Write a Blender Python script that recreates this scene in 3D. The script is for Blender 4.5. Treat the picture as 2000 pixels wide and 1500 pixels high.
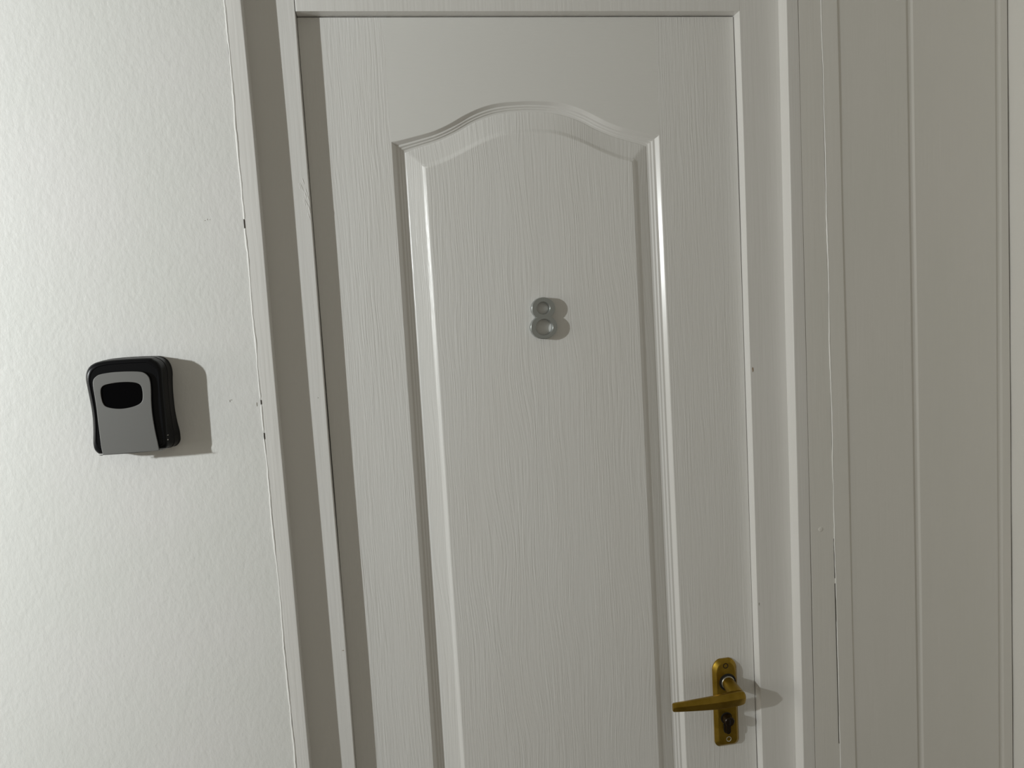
import bpy, math, random
from mathutils import Vector, Matrix

# ------------------------------------------------------------------ scene, camera, light
for o in list(bpy.data.objects):
    bpy.data.objects.remove(o)
S = 0.88                       # all dimensions below are in door units; S brings them to metres
scn = bpy.context.scene
COL = scn.collection
D1 = 0.0207                    # frame stands this far in front of the door face
T = 0.0487                     # wall / architrave face in front of the door face
FLOOR = -2.25
CEIL = 0.55

cd = bpy.data.cameras.new('camera')
cam = bpy.data.objects.new('camera', cd)
COL.objects.link(cam)
scn.camera = cam
cd.sensor_fit = 'HORIZONTAL'
cd.sensor_width = 36.0
cd.lens = 36.0 * 1526.84 / 2000.0
cd.clip_start = 0.02
R_ = Vector((0.9856, -0.1581, -0.0598))
U_ = Vector((0.0731, 0.0798, 0.9941))
F_ = Vector((0.1524, 0.9842, -0.0902))
F_.normalize()
R_ = (R_ - F_ * R_.dot(F_)).normalized()
U_ = R_.cross(F_)
m = Matrix((R_, U_, -F_)).transposed().to_4x4()
m.translation = Vector((0.10875, -1.34589, -0.49778)) * S
cam.matrix_world = m

w = bpy.data.worlds.new('corridor_ambient')
scn.world = w
w.use_nodes = True
w.node_tree.nodes['Background'].inputs[0].default_value = (1.0, 0.945, 0.80, 1)
w.node_tree.nodes['Background'].inputs[1].default_value = 0.218

# the corridor's lamp: a small round fitting opposite, up and to the left of the door
ld = bpy.data.lights.new('corridor_lamp', 'AREA')
ld.shape = 'DISK'
ld.size = 0.11 * S
ld.energy = 138.0
ld.color = (0.955, 1.0, 1.0)
lamp = bpy.data.objects.new('corridor_lamp', ld)
COL.objects.link(lamp)
lamp.location = Vector((-2.34, -1.33, -0.154)) * S
lamp.rotation_euler = Vector((-0.235, 1.0, 0.02)).to_track_quat('-Z', 'Y').to_euler()

# added unseen fill that brightens left-facing surfaces, standing in for light down the corridor
wd = bpy.data.lights.new('added_left_fill', 'AREA')
wd.shape = 'RECTANGLE'; wd.size = 1.1; wd.size_y = 1.8
wd.energy = 25.0
wd.color = (1.0, 0.96, 0.86)
wo = bpy.data.objects.new('added_left_fill', wd)
COL.objects.link(wo)
wo.location = Vector((-3.9, -0.85, -0.45)) * S
wo.rotation_euler = Vector((1.0, 0.0, 0.0)).to_track_quat('-Z', 'Z').to_euler()

scn.view_settings.view_transform = 'Standard'
scn.view_settings.look = 'None'
scn.view_settings.gamma = 1.0
scn.view_settings.exposure = 0.0
scn.view_settings.use_curve_mapping = False

rnd = random.Random(8)

# ------------------------------------------------------------------ materials
def new_mat(name, color, rough=0.5, metal=0.0, spec=0.5):
    mt = bpy.data.materials.new(name)
    mt.use_nodes = True
    b = mt.node_tree.nodes['Principled BSDF']
    b.inputs['Base Color'].default_value = (*color, 1)
    b.inputs['Roughness'].default_value = rough
    b.inputs['Metallic'].default_value = metal
    b.inputs['Specular IOR Level'].default_value = spec
    return mt, mt.node_tree, b

def coords(nt, scale, warp=None):
    tc = nt.nodes.new('ShaderNodeTexCoord')
    out = tc.outputs['Object']
    if warp:
        wscale, amount = warp
        mp0 = nt.nodes.new('ShaderNodeMapping'); mp0.inputs['Scale'].default_value = wscale
        nt.links.new(out, mp0.inputs[0])
        nz = nt.nodes.new('ShaderNodeTexNoise'); nz.inputs['Scale'].default_value = 1.0
        nz.inputs['Detail'].default_value = 1.0
        nt.links.new(mp0.outputs[0], nz.inputs['Vector'])
        sb = nt.nodes.new('ShaderNodeVectorMath'); sb.operation = 'SUBTRACT'
        sb.inputs[1].default_value = (0.5, 0.5, 0.5)
        nt.links.new(nz.outputs['Color'], sb.inputs[0])
        ml = nt.nodes.new('ShaderNodeVectorMath'); ml.operation = 'MULTIPLY'
        ml.inputs[1].default_value = (amount, 0, 0)
        nt.links.new(sb.outputs[0], ml.inputs[0])
        ad = nt.nodes.new('ShaderNodeVectorMath'); ad.operation = 'ADD'
        nt.links.new(out, ad.inputs[0]); nt.links.new(ml.outputs[0], ad.inputs[1])
        out = ad.outputs[0]
    mp = nt.nodes.new('ShaderNodeMapping'); mp.inputs['Scale'].default_value = scale
    nt.links.new(out, mp.inputs[0])
    return mp.outputs[0]

def noise_height(nt, vec, detail=3.0, rough=0.6):
    n = nt.nodes.new('ShaderNodeTexNoise')
    n.inputs['Scale'].default_value = 1.0
    n.inputs['Detail'].default_value = detail
    n.inputs['Roughness'].default_value = rough
    nt.links.new(vec, n.inputs['Vector'])
    return n.outputs['Fac']

def mathn(nt, op, a, b):
    n = nt.nodes.new('ShaderNodeMath'); n.operation = op
    for i, v in enumerate((a, b)):
        if isinstance(v, (int, float)): n.inputs[i].default_value = v
        else: nt.links.new(v, n.inputs[i])
    return n.outputs[0]

def bump(nt, b, height, dist, strength=1.0):
    bp = nt.nodes.new('ShaderNodeBump')
    bp.inputs['Strength'].default_value = strength
    bp.inputs['Distance'].default_value = dist
    nt.links.new(height, bp.inputs['Height'])
    nt.links.new(bp.outputs[0], b.inputs['Normal'])

def tint(nt, b, c0, c1, scale):
    """very slight unevenness of the paint colour"""
    h = noise_height(nt, coords(nt, scale), 2.0, 0.5)
    r = nt.nodes.new('ShaderNodeValToRGB')
    r.color_ramp.elements[0].position = 0.35; r.color_ramp.elements[0].color = (*c0, 1)
    r.color_ramp.elements[1].position = 0.65; r.color_ramp.elements[1].color = (*c1, 1)
    nt.links.new(h, r.inputs[0]); nt.links.new(r.outputs[0], b.inputs['Base Color'])

# white wall emulsion with the stipple of a roller
M_WALL, nt, b = new_mat('roller painted plaster', (0.80, 0.80, 0.78), 0.5)
tint(nt, b, (0.795, 0.80, 0.775), (0.815, 0.81, 0.795), (6, 6, 6))
h = mathn(nt, 'ADD', noise_height(nt, coords(nt, (170, 170, 105)), 3.0, 0.6),
          mathn(nt, 'MULTIPLY', noise_height(nt, coords(nt, (60, 60, 40)), 2.0, 0.5), 0.8))
bump(nt, b, h, 0.0004, 1.0)

def gloss_paint(name, c0=(0.80, 0.79, 0.765), c1=(0.815, 0.805, 0.785), rough=0.38, brush=0.00028):
    mt, nt, b = new_mat(name, c0, rough)
    tint(nt, b, c0, c1, (9, 9, 5))
    h = noise_height(nt, coords(nt, (260, 260, 9)), 2.0, 0.5)
    h2 = noise_height(nt, coords(nt, (35, 35, 6)), 2.0, 0.5)
    bump(nt, b, mathn(nt, 'ADD', h, mathn(nt, 'MULTIPLY', h2, 2.0)), brush, 1.0)
    return mt
M_TRIM = gloss_paint('gloss painted trim timber')
M_FRAME = gloss_paint('gloss painted frame timber', rough=0.3)
M_BOARD = gloss_paint('satin painted boarding', (0.795, 0.785, 0.745), (0.81, 0.795, 0.76), 0.42, 0.0002)
M_SIDE, nt, b = new_mat('satin painted side wall', (0.80, 0.79, 0.76), 0.5)
bump(nt, b, noise_height(nt, coords(nt, (120, 120, 90))), 0.0004)

def grain_paint(name, fx, fz, warp, dist, fine=0.6, rough=0.36):
    mt, nt, b = new_mat(name, (0.80, 0.795, 0.77), rough)
    tint(nt, b, (0.80, 0.79, 0.765), (0.81, 0.805, 0.785), (7, 7, 3))
    a = noise_height(nt, coords(nt, (fx, 30, fz), warp), 2.0, 0.5)
    c = noise_height(nt, coords(nt, (fx * 2.1, 30, fz * 2.6), warp), 2.0, 0.55)
    # where the grain opens and closes
    g = noise_height(nt, coords(nt, (14, 14, 4)), 2.0, 0.5)
    g = mathn(nt, 'ADD', mathn(nt, 'MULTIPLY', g, 1.3), -0.1)
    hh = mathn(nt, 'MULTIPLY', mathn(nt, 'ADD', a, mathn(nt, 'MULTIPLY', c, fine)), g)
    bump(nt, b, hh, dist, 1.0)
    return mt
M_STILE = grain_paint('wood grain embossed stile paint', 330, 11.0, ((22, 22, 8), 0.007), 0.0009)
M_PANEL = grain_paint('wood grain embossed panel paint', 340, 9.0, ((13, 13, 3.2), 0.045), 0.0009, rough=0.3)
M_RAIL, nt, b = new_mat('smooth embossed rail paint', (0.80, 0.795, 0.77), 0.42)
bump(nt, b, noise_height(nt, coords(nt, (40, 40, 420)), 2.0), 0.00022)
M_MOULD = gloss_paint('gloss moulding paint', rough=0.24, brush=0.0001)
M_CAULK, nt, b = new_mat('white filler bead', (0.90, 0.90, 0.88), 0.3)
M_CRACK, nt, b = new_mat('dark open crack', (0.045, 0.038, 0.03), 0.9)
M_SCUFF, nt, b = new_mat('grey scuff', (0.40, 0.38, 0.34), 0.8)
M_CHIP, nt, b = new_mat('bare brown wood', (0.30, 0.20, 0.12), 0.7)
M_FLOOR, nt, b = new_mat('grey brown carpet', (0.22, 0.19, 0.16), 0.95)
bump(nt, b, noise_height(nt, coords(nt, (400, 400, 400))), 0.003)

M_BLACK, nt, b = new_mat('black moulded plastic', (0.0035, 0.0038, 0.005), 0.3, spec=0.22)
bump(nt, b, noise_height(nt, coords(nt, (500, 500, 500))), 0.00006)
M_BLACKG, nt, b = new_mat('black glossy shutter', (0.002, 0.002, 0.0025), 0.25, spec=0.06)
M_SILVER, nt, b = new_mat('silver painted metal', (0.215, 0.215, 0.21), 0.5, 0.5)
bump(nt, b, noise_height(nt, coords(nt, (30, 30, 900))), 0.00005)
M_CHROME, nt, b = new_mat('satin chrome', (0.42, 0.44, 0.43), 0.33, 0.8)
bump(nt, b, noise_height(nt, coords(nt, (350, 350, 350))), 0.00008)
M_GOLD, nt, b = new_mat('gold anodised aluminium', (0.42, 0.27, 0.055), 0.34, 0.85)
tint(nt, b, (0.26, 0.165, 0.016), (0.35, 0.225, 0.030), (60, 60, 60))
bump(nt, b, noise_height(nt, coords(nt, (60, 60, 700))), 0.00006)
M_BRONZE, nt, b = new_mat('dark worn bronze', (0.022, 0.013, 0.006), 0.3, 0.5)
M_HOLE, nt, b = new_mat('dark recess', (0.012, 0.01, 0.008), 0.8)
M_SCREW, nt, b = new_mat('bright screw steel', (0.55, 0.53, 0.46), 0.35, 0.9)

# ------------------------------------------------------------------ object helpers
ORIG = {}
def empty(name, loc=(0, 0, 0), parent=None):
    o = bpy.data.objects.new(name, None)
    COL.objects.link(o)
    o.empty_display_size = 0.05
    ORIG[o] = Vector(loc)
    if parent:
        o.parent = parent
        o.location = (Vector(loc) - ORIG[parent]) * S
    else:
        o.location = Vector(loc) * S
    return o

def make(name, verts, faces, mats, parent=None, origin=None, smooth=35, fmat=None):
    """verts in door units, world position"""
    if origin is None:
        origin = ORIG[parent] if parent else Vector((0, 0, 0))
    origin = Vector(origin)
    me = bpy.data.meshes.new(name)
    me.from_pydata([tuple((Vector(v) - origin) * S) for v in verts], [], faces)
    if not isinstance(mats, (list, tuple)): mats = [mats]
    for mt in mats: me.materials.append(mt)
    if fmat: me.polygons.foreach_set('material_index', fmat)
    me.update()
    import bmesh
    bm = bmesh.new(); bm.from_mesh(me)
    bmesh.ops.recalc_face_normals(bm, faces=bm.faces)
    bm.to_mesh(me); bm.free()
    if smooth:
        me.polygons.foreach_set('use_smooth', [True] * len(me.polygons))
        me.set_sharp_from_angle(angle=math.radians(smooth))
    o = bpy.data.objects.new(name, me)
    COL.objects.link(o)
    ORIG[o] = origin
    if smooth:                          # keep broad faces flat where they meet a small bevel
        wn = o.modifiers.new('weighted_normal', 'WEIGHTED_NORMAL')
        wn.weight = 100; wn.keep_sharp = True
    if parent:
        o.parent = parent
        o.location = (origin - ORIG[parent]) * S
    else:
        o.location = origin * S
    return o

def tag(o, label=None, cat=None, group=None, kind=None):
    if label: o['label'] = label
    if cat: o['category'] = cat
    if group: o['group'] = group
    if kind: o['kind'] = kind
    return o

def loft(rings, cap0=True, cap1=True, close=True):
    n = len(rings[0]); verts = []; faces = []
    for r in rings: verts += [tuple(p) for p in r]
    for k in range(len(rings) - 1):
        for i in range(n if close else n - 1):
            j = (i + 1) % n
            faces.append((k * n + i, k * n + j, (k + 1) * n + j, (k + 1) * n + i))
    if cap0: faces.append(tuple(range(n - 1, -1, -1)))
    if cap1: faces.append(tuple(range((len(rings) - 1) * n, len(rings) * n)))
    return verts, faces

def line(a, s):
    return lambda z: a + s * z

def upright(xl, xr, yf, yb, z0, z1, bev=0.0015, prof=None, n=26, wob=0.0, seed=1):
    """board standing upright between two near-vertical lines, eased front edges;
    prof: optional list of (offset from left or 'r' offset, y)"""
    r = random.Random(seed)
    ph = [r.uniform(0, 6.3) for _ in range(4)]
    rings = []
    for k in range(n + 1):
        z = z0 + (z1 - z0) * k / n
        dx = wob * (math.sin(z * 5.1 + ph[0]) + 0.6 * math.sin(z * 11.3 + ph[1]))
        a = xl(z) + dx; b_ = xr(z) + wob * (math.sin(z * 4.3 + ph[2]) + 0.6 * math.sin(z * 9.7 + ph[3]))
        if prof:
            ring = [((a + o) if s == 'l' else (b_ + o), y, z) for s, o, y in prof]
        else:
            e = bev
            ring = [(a, yb, z), (a, yf + e, z), (a + e * .3, yf + e * .3, z), (a + e, yf, z),
                    (b_ - e, yf, z), (b_ - e * .3, yf + e * .3, z), (b_, yf + e, z), (b_, yb, z)]
        rings.append(ring)
    return loft(rings)

def box(x0, x1, y0, y1, z0, z1):
    v = [(x, y, z) for x in (x0, x1) for y in (y0, y1) for z in (z0, z1)]
    f = [(0, 1, 3, 2), (4, 6, 7, 5), (0, 4, 5, 1), (2, 3, 7, 6), (0, 2, 6, 4), (1, 5, 7, 3)]
    return v, f

def join(parts):
    V = []; Fc = []
    for v, f in parts:
        o = len(V); V += v; Fc += [tuple(i + o for i in q) for q in f]
    return V, Fc

# measured near-vertical lines of the doorway: x at z = 0 (top of the door) and lean
L_WALL = line(-0.1015, -0.00425)
L_TRIM = line(-0.0761, -0.00300)
L_JAMB = line(0.0012, 0.00248)
L_MOUT = line(0.1394, 0.00486)
L_FLD = line(0.1947, 0.00347)
R_FLD = line(0.5527, 0.0003)
R_MOUT = line(0.6051, -0.00192)
R_DOOR = line(0.7511, 0.00200)
R_JAMB = line(0.7518, 0.00170)
R_ARCH = line(0.8240, 0.00530)
R_ARC2 = line(0.8470, 0.00351)
R_FILL = line(0.8891, -0.00178)
R_STRIP = line(0.9177, -0.00347)
P_1 = line(1.0504, -0.00208)
P_2 = line(1.2256, -0.00184)
P_3 = line(1.2512, -0.00554)

# ------------------------------------------------------------------ structure
v, f = upright(line(-3.4, 0), line(-0.1015, -0.00425), -T, 0.10, FLOOR, CEIL, bev=0.0008)
wl = make('wall_left', v, f, M_WALL)
tag(wl, 'white roller-painted wall to the left of the door', 'wall', kind='structure')

v, f = box(-3.4, 1.6, -2.6, 0.10, FLOOR - 0.05, FLOOR)
tag(make('floor', v, f, M_FLOOR), 'grey brown carpeted floor of the corridor', 'floor', kind='structure')

# left architrave strip, flush with the wall, with the filler bead along their joint
t1 = empty('trim_1', (-0.09, -T, FLOOR))
tag(t1, 'narrow white upright trim between the left wall and the door frame', 'trim', kind='structure')
v, f = upright(lambda z: L_WALL(z) + .0004, L_TRIM, -T - 0.0006, 0.0, FLOOR, CEIL, bev=0.0014, wob=0.0007, n=60, seed=3)
make('trim_board', v, f, M_TRIM, t1)

def bead(x, y, z0, z1, rad, wob, seed, step=0.006, n=6, gap=()):
    r = random.Random(seed)
    rings = []
    z = z0
    cx = 0.0; rr = 1.0
    while z < z1:
        cx += r.uniform(-1, 1) * wob * .5; cx *= .93
        rr += r.uniform(-.14, .14); rr = min(1.3, max(.6, rr * .9 + .1))
        k = rr
        for g0, g1 in gap:
            if g0 < z < g1: k = 0.12
        ring = []
        for i in range(n):
            a = 2 * math.pi * i / n
            ring.append((x(z) + cx + rad * k * math.cos(a), y + rad * k * 0.8 * math.sin(a), z))
        rings.append(ring)
        z += step
    return loft(rings)
v, f = bead(lambda z: L_WALL(z) + 0.0002, -T - 0.0001, FLOOR, CEIL, 0.0015, 0.0009, 5,
            gap=((-0.339, -0.327), (-0.620, -0.612), (-0.678, -0.664)))
make('filler_bead', v, f, M_CAULK, t1)
for zc, hh in ((-0.333, .007), (-0.616, .0035), (-0.671, .005)):
    v, f = upright(lambda z: L_WALL(z) - 0.0010, lambda z: L_WALL(z) + 0.0006, -T - 0.0012, -T + 0.002, zc - hh, zc + hh, bev=0.0004, n=2)
    make('crack', v, f, M_CRACK, t1)

# door frame: two jambs and a head
t2 = empty('trim_2', (0.375, 0.02, FLOOR))
tag(t2, 'white painted door frame of two jambs and a head around the door', 'door frame', kind='structure')
YB = 0.062
jp = [('l', 0, YB), ('l', 0, -D1), ('r', -.0012, -D1), ('r', -.0003, -D1 + .0004), ('r', 0, -D1 + .0013), ('r', 0, 0.042), ('r', 0.014, 0.042), ('r', .014, YB)]
v, f = upright(lambda z: L_TRIM(z) - 0.012, L_JAMB, -D1, YB, FLOOR, 0.075, prof=jp, n=60, wob=0.0006, seed=9)
make('jamb', v, f, M_FRAME, t2)
jp = [('l', -.014, YB), ('l', -.014, .042), ('l', 0, .042), ('l', 0, -D1 + .002), ('l', .0005, -D1 + .0006), ('l', .0018, -D1), ('r', 0, -D1), ('r', 0, YB)]
v, f = upright(R_JAMB, lambda z: R_ARCH(z) + .006, -D1, YB, FLOOR, 0.075, prof=jp, n=60, wob=0.0004, seed=12)
make('jamb', v, f, M_FRAME, t2)
# head, butted between the jambs, paint line at its left end
x0, x1 = L_JAMB(0) + 0.0012, R_JAMB(0) + 0.0005
ring = lambda x, e: [(x, YB, 0.075), (x, -D1 + e, .075), (x, -D1 + e, .0013), (x, -D1 + e + .0004, .0003), (x, -D1 + e + .0013, 0), (x, .042, 0), (x, .042, -.014), (x, YB, -.014)]
v, f = loft([ring(x0, .001), ring(x0 + .0012, 0)] + [ring(x0 + (x1 - x0) * k / 10, 0) for k in range(1, 11)])
make('head', v, f, M_FRAME, t2)

# wall above the doorway (above the frame of the picture)
v, f = box(-0.078, 0.826, -T, 0.06, 0.075, CEIL)
tag(make('wall_back', v, f, M_WALL), 'white wall above the door frame', 'wall', kind='structure')

# knot and chips on the left jamb
def blob(name, cx, cy, cz, rx, rz, depth, mat, parent, seed, jag=0.35, n=11):
    r = random.Random(seed)
    outer = []; inner = []
    for i in range(n):
        a = 2 * math.pi * i / n
        k = 1 + r.uniform(-jag, jag)
        outer.append((cx + rx * k * math.cos(a), cy + .0001, cz + rz * k * math.sin(a)))
        inner.append((cx + rx * k * .6 * math.cos(a), cy - depth, cz + rz * k * .6 * math.sin(a)))
    v, f = loft([outer, inner], cap0=True)
    return make(name, v, f, mat, parent, smooth=50)
for i in range(13):                                        # raised grain around a knot in the jamb
    t_ = i / 12
    zc = -0.262 - 0.05 * t_ - (0.010 if i % 3 == 0 else 0) + rnd.uniform(-.003, .003)
    xc = -0.0125 + 0.0105 * t_ + (0.004 if i % 2 else -0.001)
    xc = min(xc, L_JAMB(zc) - 0.0022)
    rings = []
    for k in range(7):
        q = k / 6
        rad = 0.00075 * math.sin(math.pi * (0.08 + 0.84 * q))
        px = xc + 0.0028 * (q - .5) + rnd.uniform(-.0003, .0003); pz = zc + 0.013 * (.5 - q)
        rings.append([(px + rad * math.cos(a), -D1 - rad * .8 * math.sin(a) + .0001, pz) for a in (0, 1.05, 2.1, 3.14, 4.2, 5.2)])
    v, f = loft(rings)
    make('raised_grain', v, f, M_FRAME, t2)
blob('paint_chip', -0.0052, -D1, -1.054, .0022, .0006, .0003, M_CHIP, t2, 4)
blob('paint_chip', 0.7556, -D1, -0.6256, .0012, .0042, .0004, M_CHIP, t2, 5)
blob('paint_chip', 0.7528, -D1, -1.0628, .0008, .0030, .0005, M_SCUFF, t2, 6)
blob('paint_chip', -0.0125, -D1, -0.6183, .0006, .0014, .0003, M_SCUFF, t2, 7)

# right architrave: nosing board, flat board, then the cover strip
t3 = empty('trim_3', (0.856, -T, FLOOR))
tag(t3, 'white rounded-edge architrave to the right of the door frame', 'trim', kind='structure')
ap = [('l', .0006, -D1 + .001), ('l', 0, -D1 - .0015), ('l', 0, -T + .0022), ('l', .0004, -T + .0009), ('l', .0012, -T + .0002), ('l', .0024, -T),
      ('r', -.0018, -T), ('r', -.0008, -T + .0006), ('r', -.0004, -T + .002), ('r', -.0004, 0.0)]
v, f = upright(R_ARCH, R_ARC2, -T, 0, FLOOR, CEIL, prof=ap, n=60, wob=0.0003, seed=21)
make('architrave', v, f, M_TRIM, t3)
v, f = upright(R_ARC2, R_FILL, -T + .0003, 0, FLOOR, CEIL, bev=0.0011, wob=0.0003, n=50, seed=22)
make('flat_board', v, f, M_BOARD, t3)
v, f = bead(lambda z: R_FILL(z) + .0001, -T - 0.0010, FLOOR, CEIL, 0.0011, 0.0006, 15, gap=((-1.29, -1.265), (-1.10, -1.06)))
make('filler_bead', v, f, M_CAULK, t3)
for z0, z1 in ((-1.02, -0.945), (-1.34, -1.03), (-1.9, -1.42)):
    v, f = upright(lambda z: R_FILL(z) - .0018, lambda z: R_FILL(z) - .0008, -T - .0003, -T + .003, z0, z1, bev=.0003, n=8, wob=.0002, seed=int(-z0 * 99))
    make('crack', v, f, M_CRACK, t3)
# filled nail head
rings = []
for rr_, dy in ((.0048, 0.0), (.0042, .0005), (.0026, .0008), (.0010, .0008)):
    rings.append([(0.8640 + rr_ * math.cos(a * math.pi / 8), -T + .0004 - dy, -0.9251 + rr_ * math.sin(a * math.pi / 8)) for a in range(16)])
v, f = loft(rings)
make('filled_nail_head', v, f, M_BOARD, t3, smooth=60)

t4 = empty('trim_4', (0.905, -T, FLOOR))
tag(t4, 'thin white cover strip lapping the edge of the boarding', 'trim', kind='structure')
zs = [FLOOR + (CEIL - FLOOR) * k / 50 for k in range(51)]
rings = []
for z in zs:
    th = 0.0019 + 0.0009 * math.exp(-((z + .12) / .16) ** 2) + 0.0004 * math.sin(z * 7)
    a, b_ = R_FILL(z) + .0002, R_STRIP(z)
    rings.append([(a, 0, z), (a, -T - .0012, z), (a + .001, -T - .0018, z), (b_ - .0008, -T - th, z), (b_, -T - th + .0006, z), (b_, 0, z)])
v, f = loft(rings)
make('cover_strip', v, f, M_BOARD, t4)

# tongue-and-groove boarding right of the door, a recessed channel at each joint
t5 = empty('wall_front', (1.08, -T, FLOOR))
tag(t5, 'white tongue-and-groove boarded wall to the right of the architrave', 'wall', kind='structure')
def tg(xl, xr, ch, sl, seed, dep=.0021):
    p = [('l', -.002, 0.0), ('l', -.002, -T + dep + .001), ('l', .0002, -T + dep), ('l', ch, -T + dep), ('l', ch + sl * .25, -T + dep * .82), ('l', ch + sl * .8, -T + dep * .12), ('l', ch + sl, -T),
         ('r', -.0006, -T), ('r', -.0001, -T + .0005), ('r', 0, -T + .0012), ('r', 0, -T + dep + .001), ('r', -.003, -T + dep + .002), ('r', -.003, 0.0)]
    return upright(xl, xr, -T, 0, FLOOR, CEIL, prof=p, n=50, wob=0.00025, seed=seed)
v, f = upright(lambda z: R_STRIP(z) - .012, P_1, -T, 0, FLOOR, CEIL, bev=.0008, n=50, seed=31)
make('panel_board', v, f, M_BOARD, t5)
v, f = tg(P_1, P_2, .0085, .0050, 32, .0023); make('panel_board', v, f, M_BOARD, t5)
v, f = tg(P_2, lambda z: P_3(z) - .0004, .0070, .0048, 33, .0019); make('panel_board', v, f, M_BOARD, t5)

# side wall returning towards the camera on the far right
v, f = upright(lambda z: P_3(z) + .0022, line(1.45, 0), -2.6, -T + .010, FLOOR, CEIL, bev=.001)
rings = []
for k in range(41):
    z = FLOOR + (CEIL - FLOOR) * k / 40
    xx = P_3(z) + .0020 + .0004 * math.sin(z * 23)
    rings.append([(xx, -T + .014, z), (xx + .0, -T - .25, z), (xx - .0005, -.33, z), (xx - .001, -.35, z), (1.6, -.35, z), (1.6, -T + .014, z)])
v, f = loft(rings)
tag(make('wall_right', v, f, M_SIDE), 'pale side wall meeting the boarding at the far right edge', 'wall', kind='structure')
v, f = box(1.20, 1.6, 0.0, 0.06, FLOOR, CEIL)
make('backing', v, f, M_CRACK, t5)

# ------------------------------------------------------------------ the door
door = empty('door_1', (0.375, 0.0, FLOOR))
tag(door, 'white moulded door with one tall arched panel and embossed wood grain', 'door', kind='structure')
LX = lambda z: L_JAMB(z) + .0006
RX = lambda z: R_DOOR(z) + .0003 - .0009 * math.exp(min(z, 0) / .3)
ZT, ZB = -0.0016, FLOOR + .012

XC = 0.3722
def cat(pts, x):
    """smooth interpolation through sorted (x, y) points"""
    n = len(pts)
    for i in range(n - 1):
        if x <= pts[i + 1][0] or i == n - 2:
            x0_, y0_ = pts[i]; x1_, y1_ = pts[i + 1]
            h_ = x1_ - x0_
            m0 = (pts[i + 1][1] - pts[i - 1][1]) / (pts[i + 1][0] - pts[i - 1][0]) if i > 0 else (y1_ - y0_) / h_
            m1 = (pts[i + 2][1] - pts[i][1]) / (pts[i + 2][0] - pts[i][0]) if i < n - 2 else 0.0
            t = (x - x0_) / h_
            return ((2 * t ** 3 - 3 * t ** 2 + 1) * y0_ + (t ** 3 - 2 * t ** 2 + t) * h_ * m0 +
                    (-2 * t ** 3 + 3 * t ** 2) * y1_ + (t ** 3 - t ** 2) * h_ * m1)
A_OUT = [(.1384, -.2022), (.1560, -.1990), (.1800, -.1935), (.2074, -.1868), (.2358, -.1755), (.2645, -.1606), (.2931, -.1490), (.3215, -.1425), (.3569, -.1400), (XC, -.1397)]
A_GRV = [(.1600, -.2180), (.1760, -.2130), (.1927, -.2083), (.2209, -.1996), (.2495, -.1876), (.2785, -.1725), (.3073, -.1620), (.3359, -.1566), (.3645, -.1549), (XC, -.1548)]
A_FLD = [(.1940, -.2478), (.2175, -.2415), (.2460, -.2298), (.2749, -.2160), (.3036, -.2042), (.3323, -.1965), (.3607, -.1945), (XC, -.1943)]
NA, NS, NB = 72, 40, 12
def contour(arch, xl, xr, zb):
    pts = []
    z0 = arch[0][1]
    xa, xb = xl(z0), xr(z0)
    for k in range(NA + 1):                                  # over the arch, left to right
        u = -1 + 2 * k / NA
        xs_ = XC - abs(u) * (XC - arch[0][0])
        x = xa + (xb - xa) * k / NA
        pts.append((x, cat(arch, xs_)))
    for k in range(1, NS + 1):
        z = z0 + (zb - z0) * k / NS
        pts.append((xr(z), z))
    xa, xb = xl(zb), xr(zb)
    for k in range(1, NB + 1):
        pts.append((xb + (xa - xb) * k / NB, zb))
    for k in range(1, NS):
        z = zb + (z0 - zb) * k / NS
        pts.append((xl(z), z))
    return pts
C_OUT = contour(A_OUT, L_MOUT, R_MOUT, -1.985)
C_GRV = contour(A_GRV, lambda z: L_MOUT(z) + .0216, lambda z: R_MOUT(z) - .0222, -1.967)
C_FLD = contour(A_FLD, L_FLD, R_FLD, -1.930)
NC = len(C_OUT)
def ring_between(Ca, Cb, t, y):
    return [(a[0] + (b_[0] - a[0]) * t, y, a[1] + (b_[1] - a[1]) * t) for a, b_ in zip(Ca, Cb)]

# leaf: stiles, rails and the edges of the slab
V = []; Fc = []; FM = []
def quad(pts, mi):
    o = len(V); V.extend(pts); Fc.append(tuple(range(o, o + len(pts)))); FM.append(mi)
def strip(xa, xb, z0, z1, mi, n=40):
    for k in range(n):
        a = z0 + (z1 - z0) * k / n; b_ = z0 + (z1 - z0) * (k + 1) / n
        quad([(xa(a), 0, a), (xb(a), 0, a), (xb(b_), 0, b_), (xa(b_), 0, b_)], mi)
strip(lambda z: LX(z) + .001, L_MOUT, ZT - .001, ZB, 0)
strip(R_MOUT, lambda z: RX(z) - .001, ZT - .001, ZB, 0)
zt = ZT - .001
for k in range(NA):                                          # top rail down to the arch
    a, b_ = C_OUT[k], C_OUT[k + 1]
    xa = L_MOUT(zt) + (R_MOUT(zt) - L_MOUT(zt)) * k / NA; xb = L_MOUT(zt) + (R_MOUT(zt) - L_MOUT(zt)) * (k + 1) / NA
    quad([(xa, 0, zt), (xb, 0, zt), (b_[0], 0, b_[1]), (a[0], 0, a[1])], 1)
quad([(L_MOUT(-1.985), 0, -1.985), (R_MOUT(-1.985), 0, -1.985), (R_MOUT(ZB), 0, ZB), (L_MOUT(ZB), 0, ZB)], 1)
def rim(z_a, z_b, X):
    for k in range(40):
        a = z_a + (z_b - z_a) * k / 40; b_ = z_a + (z_b - z_a) * (k + 1) / 40
        s = 1 if X is LX else -1
        quad([(X(a) + s * .001, 0, a), (X(b_) + s * .001, 0, b_), (X(b_), .001, b_), (X(a), .001, a)], 0)
        quad([(X(a), .001, a), (X(b_), .001, b_), (X(b_), .040, b_), (X(a), .040, a)], 0)
rim(zt, ZB, LX); rim(zt, ZB, RX)
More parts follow.
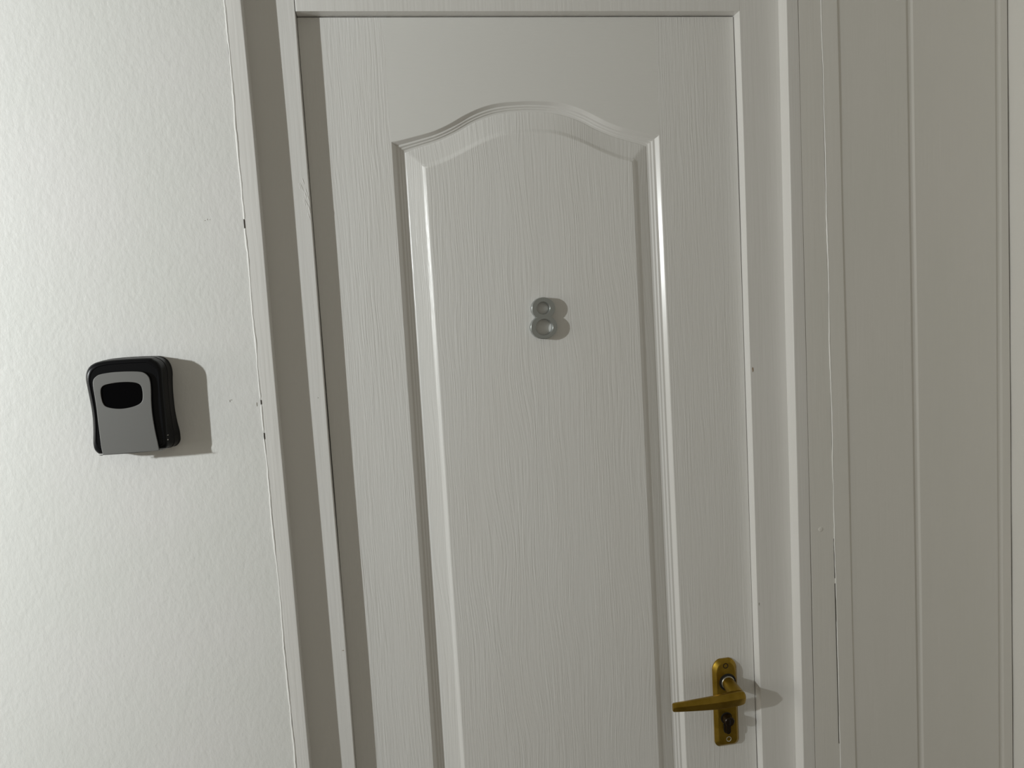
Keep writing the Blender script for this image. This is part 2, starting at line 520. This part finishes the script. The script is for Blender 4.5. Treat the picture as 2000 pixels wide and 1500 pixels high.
quad([(LX(zt) + .001, 0, zt), (RX(zt) - .001, 0, zt), (RX(ZT), .001, ZT), (LX(ZT), .001, ZT)], 0)
quad([(LX(ZT), .001, ZT), (RX(ZT), .001, ZT), (RX(ZT), .040, ZT), (LX(ZT), .040, ZT)], 0)
quad([(LX(ZT), .040, ZT), (RX(ZT), .040, ZT), (RX(ZB), .040, ZB), (LX(ZB), .040, ZB)], 0)
quad([(LX(ZB), .0, ZB), (RX(ZB), .0, ZB), (RX(ZB), .040, ZB), (LX(ZB), .040, ZB)], 0)
leaf = make('door_leaf', V, Fc, [M_STILE, M_RAIL], door, smooth=0, fmat=FM)

# moulding round the panel: cove, two ridges, groove
mm = .001
prof = [(0, 0), (.03, .15), (.06, .5), (.10, 1.2), (.30, 5.0), (.34, 5.5), (.37, 5.6), (.47, 5.6), (.50, 5.8), (.53, 6.3), (.60, 7.4), (.63, 7.6),
        (.70, 7.6), (.73, 7.8), (.76, 8.3), (.83, 9.3), (.87, 9.5), (.95, 9.5), (1.0, 9.7)]
prof = [(t, d * 1.134) for t, d in prof]
rings = [ring_between(C_OUT, C_GRV, t, d * mm) for t, d in prof]
v, f = loft(rings, False, False)
make('panel_moulding', v, f, M_MOULD, door, smooth=24)
# raised field with its bevel
prof = [(0, 11.0), (.03, 10.4), (.06, 9.9), (.3, 8.0), (.55, 5.9), (.74, 4.3), (.78, 3.9), (.82, 3.15), (.91, 1.1), (.955, .35), (1.0, 0.0)]
rings = [ring_between(C_GRV, C_FLD, t, d * mm) for t, d in prof]
v, f = loft(rings, False, False)
n0 = len(v); base = n0 - NC
# fill the flat field: arch part as strips to the bottom
cols = [base + k for k in range(NA + 1)]
bot = base + NA + NS
for k in range(NA):
    pass
f.append(tuple(range(base, n0)))
make('raised_panel', v, f, M_PANEL, door, smooth=30)

# ------------------------------------------------------------------ lever handle on its plate
hd = empty('door_handle', (0.6885, 0, -1.2525), door)
tag(hd, 'worn gold lever handle on a narrow upright backplate')
def rounded(cx, cz, hw, ht, hb, rt, rb, arch=0.0, n=10):
    """upright plate outline, z from cz-hb to cz+ht, corner radii top rt and bottom rb"""
    pts = []
    for sx, top, a0 in ((1, True, 0), (-1, True, 90), (-1, False, 180), (1, False, 270)):
        r_ = rt if top else rb
        ox = cx + sx * (hw - r_); oz = cz + (ht - r_ if top else -hb + r_)
        for i in range(n + 1):
            a = math.radians(a0 + 90 * i / n)
            x = ox + r_ * math.cos(a); z = oz + r_ * math.sin(a)
            pts.append((x, z))
    out = []
    for x, z in pts:
        k = 1 - ((x - cx) / hw) ** 2
        if z > cz: z += arch * k
        else: z -= arch * .35 * k
        out.append((x, z))
    return out
def inset(pts, d, cx, cz, hw, hh):
    return [(cx + (x - cx) * (hw - d) / hw, cz + (z - cz) * (hh - d) / hh) for x, z in pts]
PX, PZ = 0.6885, -1.2525
o0 = rounded(PX, PZ, .0240, .0790, .0850, .0145, .009, .0068)
rings = []
for d, y in ((0, 0.0), (0, -.0022), (.0012, -.0036), (.0052, -.0080), (.0062, -.0086), (.0075, -.0088)):
    rings.append([(x, y, z) for x, z in inset(o0, d, PX, PZ, .0240, .085)])
v, f = loft(rings)
make('backplate', v, f, M_GOLD, hd, smooth=28)

def disc(cx, cz, prof_, n=28, cap0=True, cap1=True):
    rings = [[(cx + r_ * math.cos(2 * math.pi * i / n), y, cz + r_ * math.sin(2 * math.pi * i / n)) for i in range(n)] for r_, y in prof_]
    return loft(rings, cap0, cap1)
SX, SZ = .6910, -1.2115
v, f = disc(SX, SZ, [(.0165, -.0080), (.0165, -.0092), (.0150, -.0094)])
make('dark_collar', v, f, M_HOLE, hd)
v, f = disc(SX, SZ, [(.0126, -.0085), (.0126, -.0120), (.0120, -.0126), (.0110, -.0127)])
tag(make('collar_ring', v, f, M_SCREW, hd), 'bright metal ring around the spindle')
# lever: round neck coming out of the plate, bending into a tapering bar with a ridge along its front
neck = []
for k in range(9):
    t = k / 8
    y = -.009 - .042 * t
    rad = .0116 + .0022 * t
    neck.append([(SX + .0015 * t + rad * math.cos(2 * math.pi * i / 20), y - .0022 * t * math.cos(2 * math.pi * i / 20), SZ - .009 * t + rad * math.sin(2 * math.pi * i / 20)) for i in range(20)])
v1 = loft(neck)
secs = [(.7050, -1.2228, .0070, -.0560, -.0475), (.7035, -1.2224, .0105, -.0585, -.0450), (.7000, -1.2219, .0128, -.0605, -.0435),
        (.6930, -1.2217, .0138, -.0622, -.0430), (.6800, -1.2217, .0138, -.0632, -.0450), (.6620, -1.2218, .0132, -.0635, -.0480),
        (.6430, -1.2219, .0125, -.0632, -.0495), (.6200, -1.2214, .0114, -.0626, -.0505), (.5950, -1.2208, .0099, -.0618, -.0512),
        (.5720, -1.2201, .0086, -.0608, -.0516), (.5665, -1.2200, .0080, -.0600, -.0520), (.5648, -1.2200, .0064, -.0590, -.0530)]
rings = []
for x, zc, hh, yf, yb in secs:
    dpt = yb - yf
    sec = [(.30, 1.0), (.0, .25), (.06, -.15), (.28, -.86), (.45, -1.0), (.85, -.92), (1.0, -.6), (1.0, .6), (.85, .93), (.5, 1.03)]
    rings.append([(x, yf + dpt * a, zc + hh * b_) for a, b_ in sec])
v2 = loft(rings)
v, f = join([v1, v2])
make('lever', v, f, M_GOLD, hd, smooth=30)

# lock cylinder: round top with a narrower tail, standing proud of the plate
def euro(cx, cz, r_, tw, tl, n=16):
    pts = []
    a1 = math.asin(tw / r_)
    for i in range(n + 1):
        a = -math.pi / 2 + a1 + (2 * math.pi - 2 * a1) * i / n
        pts.append((cx + r_ * math.cos(a), cz + r_ * math.sin(a)))
    for i in range(7):
        a = math.pi + math.pi * i / 6
        pts.append((cx + tw * math.cos(a), cz - tl + tw * math.sin(a)))
    return pts
CX_, CZ_ = .6862, -1.2812
e0 = euro(CX_, CZ_, .0112, .0062, .0240)
rings = [[(x, y, z) for x, z in e0] for y in (-.0080, -.0096)]
v, f = loft(rings)
make('keyhole_recess', v, f, M_HOLE, hd)
e1 = euro(CX_, CZ_, .0094, .0046, .0235)
rings = [[(CX_ + (x - CX_) * k, y, CZ_ + (z - CZ_) * k) for x, z in e1] for k, y in ((1, -.0085), (1, -.0165), (.93, -.0176))]
v, f = loft(rings)
cyl = make('lock_cylinder', v, f, M_BRONZE, hd, smooth=40)
tag(cyl, 'dark bronze lock cylinder standing out of the plate')
v, f = disc(CX_, CZ_, [(.0092, -.0170), (.0092, -.0235), (.0084, -.0246), (.0070, -.0250)])
make('plug', v, f, M_BRONZE, hd)
v, f = box(CX_ - .0011, CX_ + .0011, -.0253, -.0240, CZ_ - .0052, CZ_ + .0052)
make('key_slot', v, f, M_HOLE, hd)
for cx, cz, mt in ((.6883, -1.1793, M_BRONZE), (.6893, -1.3235, M_SCREW)):
    v, f = disc(cx, cz, [(.0052, -.0080), (.0052, -.0090), (.0044, -.0094), (.0030, -.0084), (.0026, -.0078)], 20)
    s = make('screw', v, f, mt, hd)
    v, f = disc(cx, cz, [(.0024, -.0085), (.0022, -.0087)], 6)
    make('screw_recess', v, f, M_HOLE, hd)
    tag(s, 'dull dark top screw' if mt is M_BRONZE else 'bright bottom screw')

# ------------------------------------------------------------------ numeral 8
def filled(name, outlines, y_front, y_back, bev, mat, parent=None, origin=None, smooth=40, res=0):
    cu = bpy.data.curves.new(name, 'CURVE')
    cu.dimensions = '2D'; cu.fill_mode = 'BOTH'
    for pts in outlines:
        sp = cu.splines.new('POLY'); sp.points.add(len(pts) - 1); sp.use_cyclic_u = True
        for p_, (x, z) in zip(sp.points, pts): p_.co = (x, z, 0, 1)
    th = (y_back - y_front) / 2
    cu.extrude = th - bev; cu.bevel_depth = bev; cu.bevel_resolution = 2; cu.offset = -bev
    tmp = bpy.data.objects.new('tmp', cu)
    COL.objects.link(tmp)
    bpy.context.view_layer.update()
    me = bpy.data.meshes.new_from_object(tmp.evaluated_get(bpy.context.evaluated_depsgraph_get()))
    vs = [(q.co.x, (y_front + y_back) / 2 - q.co.z, q.co.y) for q in me.vertices]
    fs = [tuple(p_.vertices) for p_ in me.polygons]
    bpy.data.objects.remove(tmp); bpy.data.curves.remove(cu); bpy.data.meshes.remove(me)
    # weld the separate strips of the curve
    import bmesh
    key = {}; remap = []; vv = []
    for q in vs:
        k_ = tuple(round(c, 6) for c in q)
        if k_ not in key: key[k_] = len(vv); vv.append(q)
        remap.append(key[k_])
    ff = []
    for q in fs:
        g = []
        for i in q:
            if not g or g[-1] != remap[i]: g.append(remap[i])
        if len(g) > 2 and g[0] == g[-1]: g.pop()
        if len(set(g)) == len(g) and len(g) > 2: ff.append(tuple(g))
    return make(name, vv, ff, mat, parent, origin, smooth)

ux, uz, ua, ub = .3782, -.4930, .0208, .0192
lx, lz, la, lb = .3776, -.5256, .0238, .0206
outer = []
for i in range(160):
    a = math.pi / 2 - 2 * math.pi * i / 160
    x, z = ux + ua * math.cos(a), uz + ub * math.sin(a)
    if ((x - lx) / la) ** 2 + ((z - lz) / lb) ** 2 > 1.0: outer.append((x, z, 0))
for i in range(160):
    a = math.pi / 2 - 2 * math.pi * i / 160
    x, z = lx + la * math.cos(a), lz + lb * math.sin(a)
    if ((x - ux) / ua) ** 2 + ((z - uz) / ub) ** 2 > 1.0: outer.append((x, z, 1))
up = [q for q in outer if q[2] == 0]; lo = [q for q in outer if q[2] == 1]
# upper lobe starts at the top going right; cut it where it meets the lower lobe
iu = max(range(len(up) - 1), key=lambda i: (up[i][0] - up[i + 1][0]) ** 2 + (up[i][1] - up[i + 1][1]) ** 2)
ordered = up[:iu + 1] + lo + up[iu + 1:]
oval = lambda cx, cz, a_, b_, n=48: [(cx + a_ * math.cos(2 * math.pi * i / n), cz + b_ * math.sin(2 * math.pi * i / n)) for i in range(n)]
num = filled('door_number', [[(q[0], q[1]) for q in ordered], oval(ux - .0002, uz + .0004, .0112, .0104), oval(lx + .0004, lz, .0146, .0136)],
             -.0125, -.0001, .0013, M_CHROME, None, (.378, 0, -.51), smooth=45)
tag(num, 'satin silver metal number 8 fixed to the middle of the arched door panel', 'door number')

# ------------------------------------------------------------------ key safe on the wall
KY = -T
K = 1.0048
cxm, czm = 0.10875, -0.49778
def kf(pts, s=K): return [(cxm + (x - cxm) * s, czm + (z - czm) * s) for x, z in pts]
left = [(-.3300, -.5350), (-.3375, -.5400), (-.3422, -.5475), (-.3440, -.5570), (-.3434, -.5690), (-.3420, -.5850), (-.3408, -.6020), (-.3405, -.6180), (-.3414, -.6350),
        (-.3430, -.6500), (-.3436, -.6590), (-.3425, -.6665), (-.3388, -.6720), (-.3335, -.6740)]
mx = -.2878
right = [(-.2435, -.6740), (-.2378, -.6718), (-.2350, -.6660), (-.2346, -.6590), (-.2345, -.6500), (-.2342, -.6350), (-.2340, -.6180), (-.2340, -.6020), (-.2338, -.5850),
         (-.2334, -.5690), (-.2330, -.5570), (-.2342, -.5475), (-.2385, -.5395), (-.2450, -.5345)]
top = [(-.2500, -.5320), (-.2700, -.5312), (-.2878, -.5310), (-.3060, -.5313), (-.3200, -.5325)]
bottom = [(-.3100, -.6746), (-.2878, -.6748), (-.2650, -.6746)]
def smooth_closed(P, sub=4):
    out = []; n = len(P)
    for i in range(n):
        p0, p1, p2, p3 = P[i - 1], P[i], P[(i + 1) % n], P[(i + 2) % n]
        for k in range(sub):
            t = k / sub
            out.append(tuple(.5 * (2 * p1[j] + (p2[j] - p0[j]) * t + (2 * p0[j] - 5 * p1[j] + 4 * p2[j] - p3[j]) * t * t +
                                   (3 * p1[j] - p0[j] - 3 * p2[j] + p3[j]) * t ** 3) for j in (0, 1)))
    return out
body1 = smooth_closed(kf(left + bottom + right + top))
right_b = [(-.2380, -.6750), (-.2310, -.6722), (-.2272, -.6670), (-.2262, -.6600), (-.2266, -.6500), (-.2286, -.6370), (-.2302, -.6200), (-.2306, -.6040), (-.2304, -.5870),
           (-.2294, -.5700), (-.2284, -.5580), (-.2298, -.5475), (-.2345, -.5385), (-.2430, -.5330)]
body0 = smooth_closed(left + bottom + right_b + top)
kc = kf([(mx, -.603)])[0]
def shr(pts, d):
    hw, hh = .057, .0715
    return [(kc[0] + (x - kc[0]) * (hw - d) / hw, kc[1] + (z - kc[1]) * (hh - d) / hh) for x, z in pts]
safe = empty('key_safe', (kc[0], KY, kc[1]))
tag(safe, 'black key lock box with a silver grey front mounted on the left wall', 'key safe')
H = .0382
rings = []
for d, y in ((-.0008, 0), (-.0008, .003), (-.0004, .0034), (-.0004, .017), (.0002, .0176), (.0, .0182), (.0004, .030), (.0012, .0328), (.0030, .0350), (.0052, .0360), (.0066, .0361), (.0074, .0352)):
    q = min(1.0, max(0.0, y / .030)) ** 1.3
    rings.append([(x0_ - (.0012 * (1 - q) if x0_ > mx else 0) + (x1_ - x0_) * q, KY - y, z0_ + (z1_ - z0_) * q) for (x0_, z0_), (x1_, z1_) in zip(shr(body0, d), shr(body1, d))])
v, f = loft(rings)
make('housing', v, f, M_BLACK, safe, smooth=38)
K2 = 1.0036
front = [(-.3320, -.5690), (-.3308, -.5605), (-.3268, -.5555), (-.3205, -.5523), (-.3060, -.5505), (-.2930, -.5503), (-.2800, -.5507), (-.2655, -.5520), (-.2580, -.5545), (-.2528, -.5600), (-.2508, -.5680),
         (-.2508, -.5800), (-.2522, -.6000), (-.2524, -.6200), (-.2510, -.6430), (-.2492, -.6600)]
frontL = [(-.3298, -.6600), (-.3300, -.6420), (-.3303, -.6200), (-.3304, -.6030), (-.3312, -.5850)]
fo = smooth_closed(kf(front + [(-.2485, -.6680), (-.2479, -.6738), (-.2480, -.6744), (-.2880, -.6750), (-.3280, -.6744), (-.3286, -.6738), (-.3292, -.6680)] + frontL, K2), 4)
wo = smooth_closed(kf([(-.3222, -.5800), (-.3210, -.5735), (-.3160, -.5690), (-.3040, -.5668), (-.2920, -.5662), (-.2800, -.5668), (-.2700, -.5690), (-.2650, -.5730), (-.2632, -.5800),
                       (-.2634, -.5900), (-.2655, -.5975), (-.2720, -.6022), (-.2830, -.6052), (-.2960, -.6062), (-.3080, -.6045), (-.3170, -.6010), (-.3205, -.5960), (-.3220, -.5880)], K2), 4)
fp = filled('front_cover', [fo, wo], KY - H - .0024, KY - H + .0008, .0006, M_SILVER, safe, smooth=40)
tag(fp, 'silver grey front cover')
v, f = loft([[(x, KY - H - y, z) for x, z in wo] for y in (-.0004, .0006)])
tag(make('window', v, f, M_BLACKG, safe), 'black rounded window')
# recessed shadow line round the cover
fo2 = [(kc[0] + (x - kc[0]) * 1.035, kc[1] + (z - kc[1]) * 1.02) for x, z in fo]
# spots of paint and dirt around the safe
for i, (x, z, rx, rz) in enumerate(((-.2295, -.6532, .0016, .0007), (-.2300, -.6600, .0012, .0014), (-.2308, -.6500, .0009, .0005))):
    o_ = blob('paint_spot', x - .0075, KY - .0325, z, rx, rz, .0006, M_CAULK, safe, 40 + i, .5, 8)

# small marks on the wall
for i, (x, z, rx, rz) in enumerate(((-.1470, -.6105, .0008, .0022), (-.1445, -.6090, .0022, .0006), (-.1590, -.3255, .0012, .0006), (-.1553, -.3240, .0006, .0014), (-.1515, -.3245, .0010, .0005), (-.1060, -.6190, .0010, .0045))):
    v, f = loft([[(x + rx * k_ * math.cos(a), KY - y, z + rz * k_ * math.sin(a)) for a in [2 * math.pi * j / 8 for j in range(8)]] for k_, y in ((1, -.0002), (.7, .00025))])
    make('scuff_mark', v, f, M_SCUFF, wl, origin=ORIG[wl])
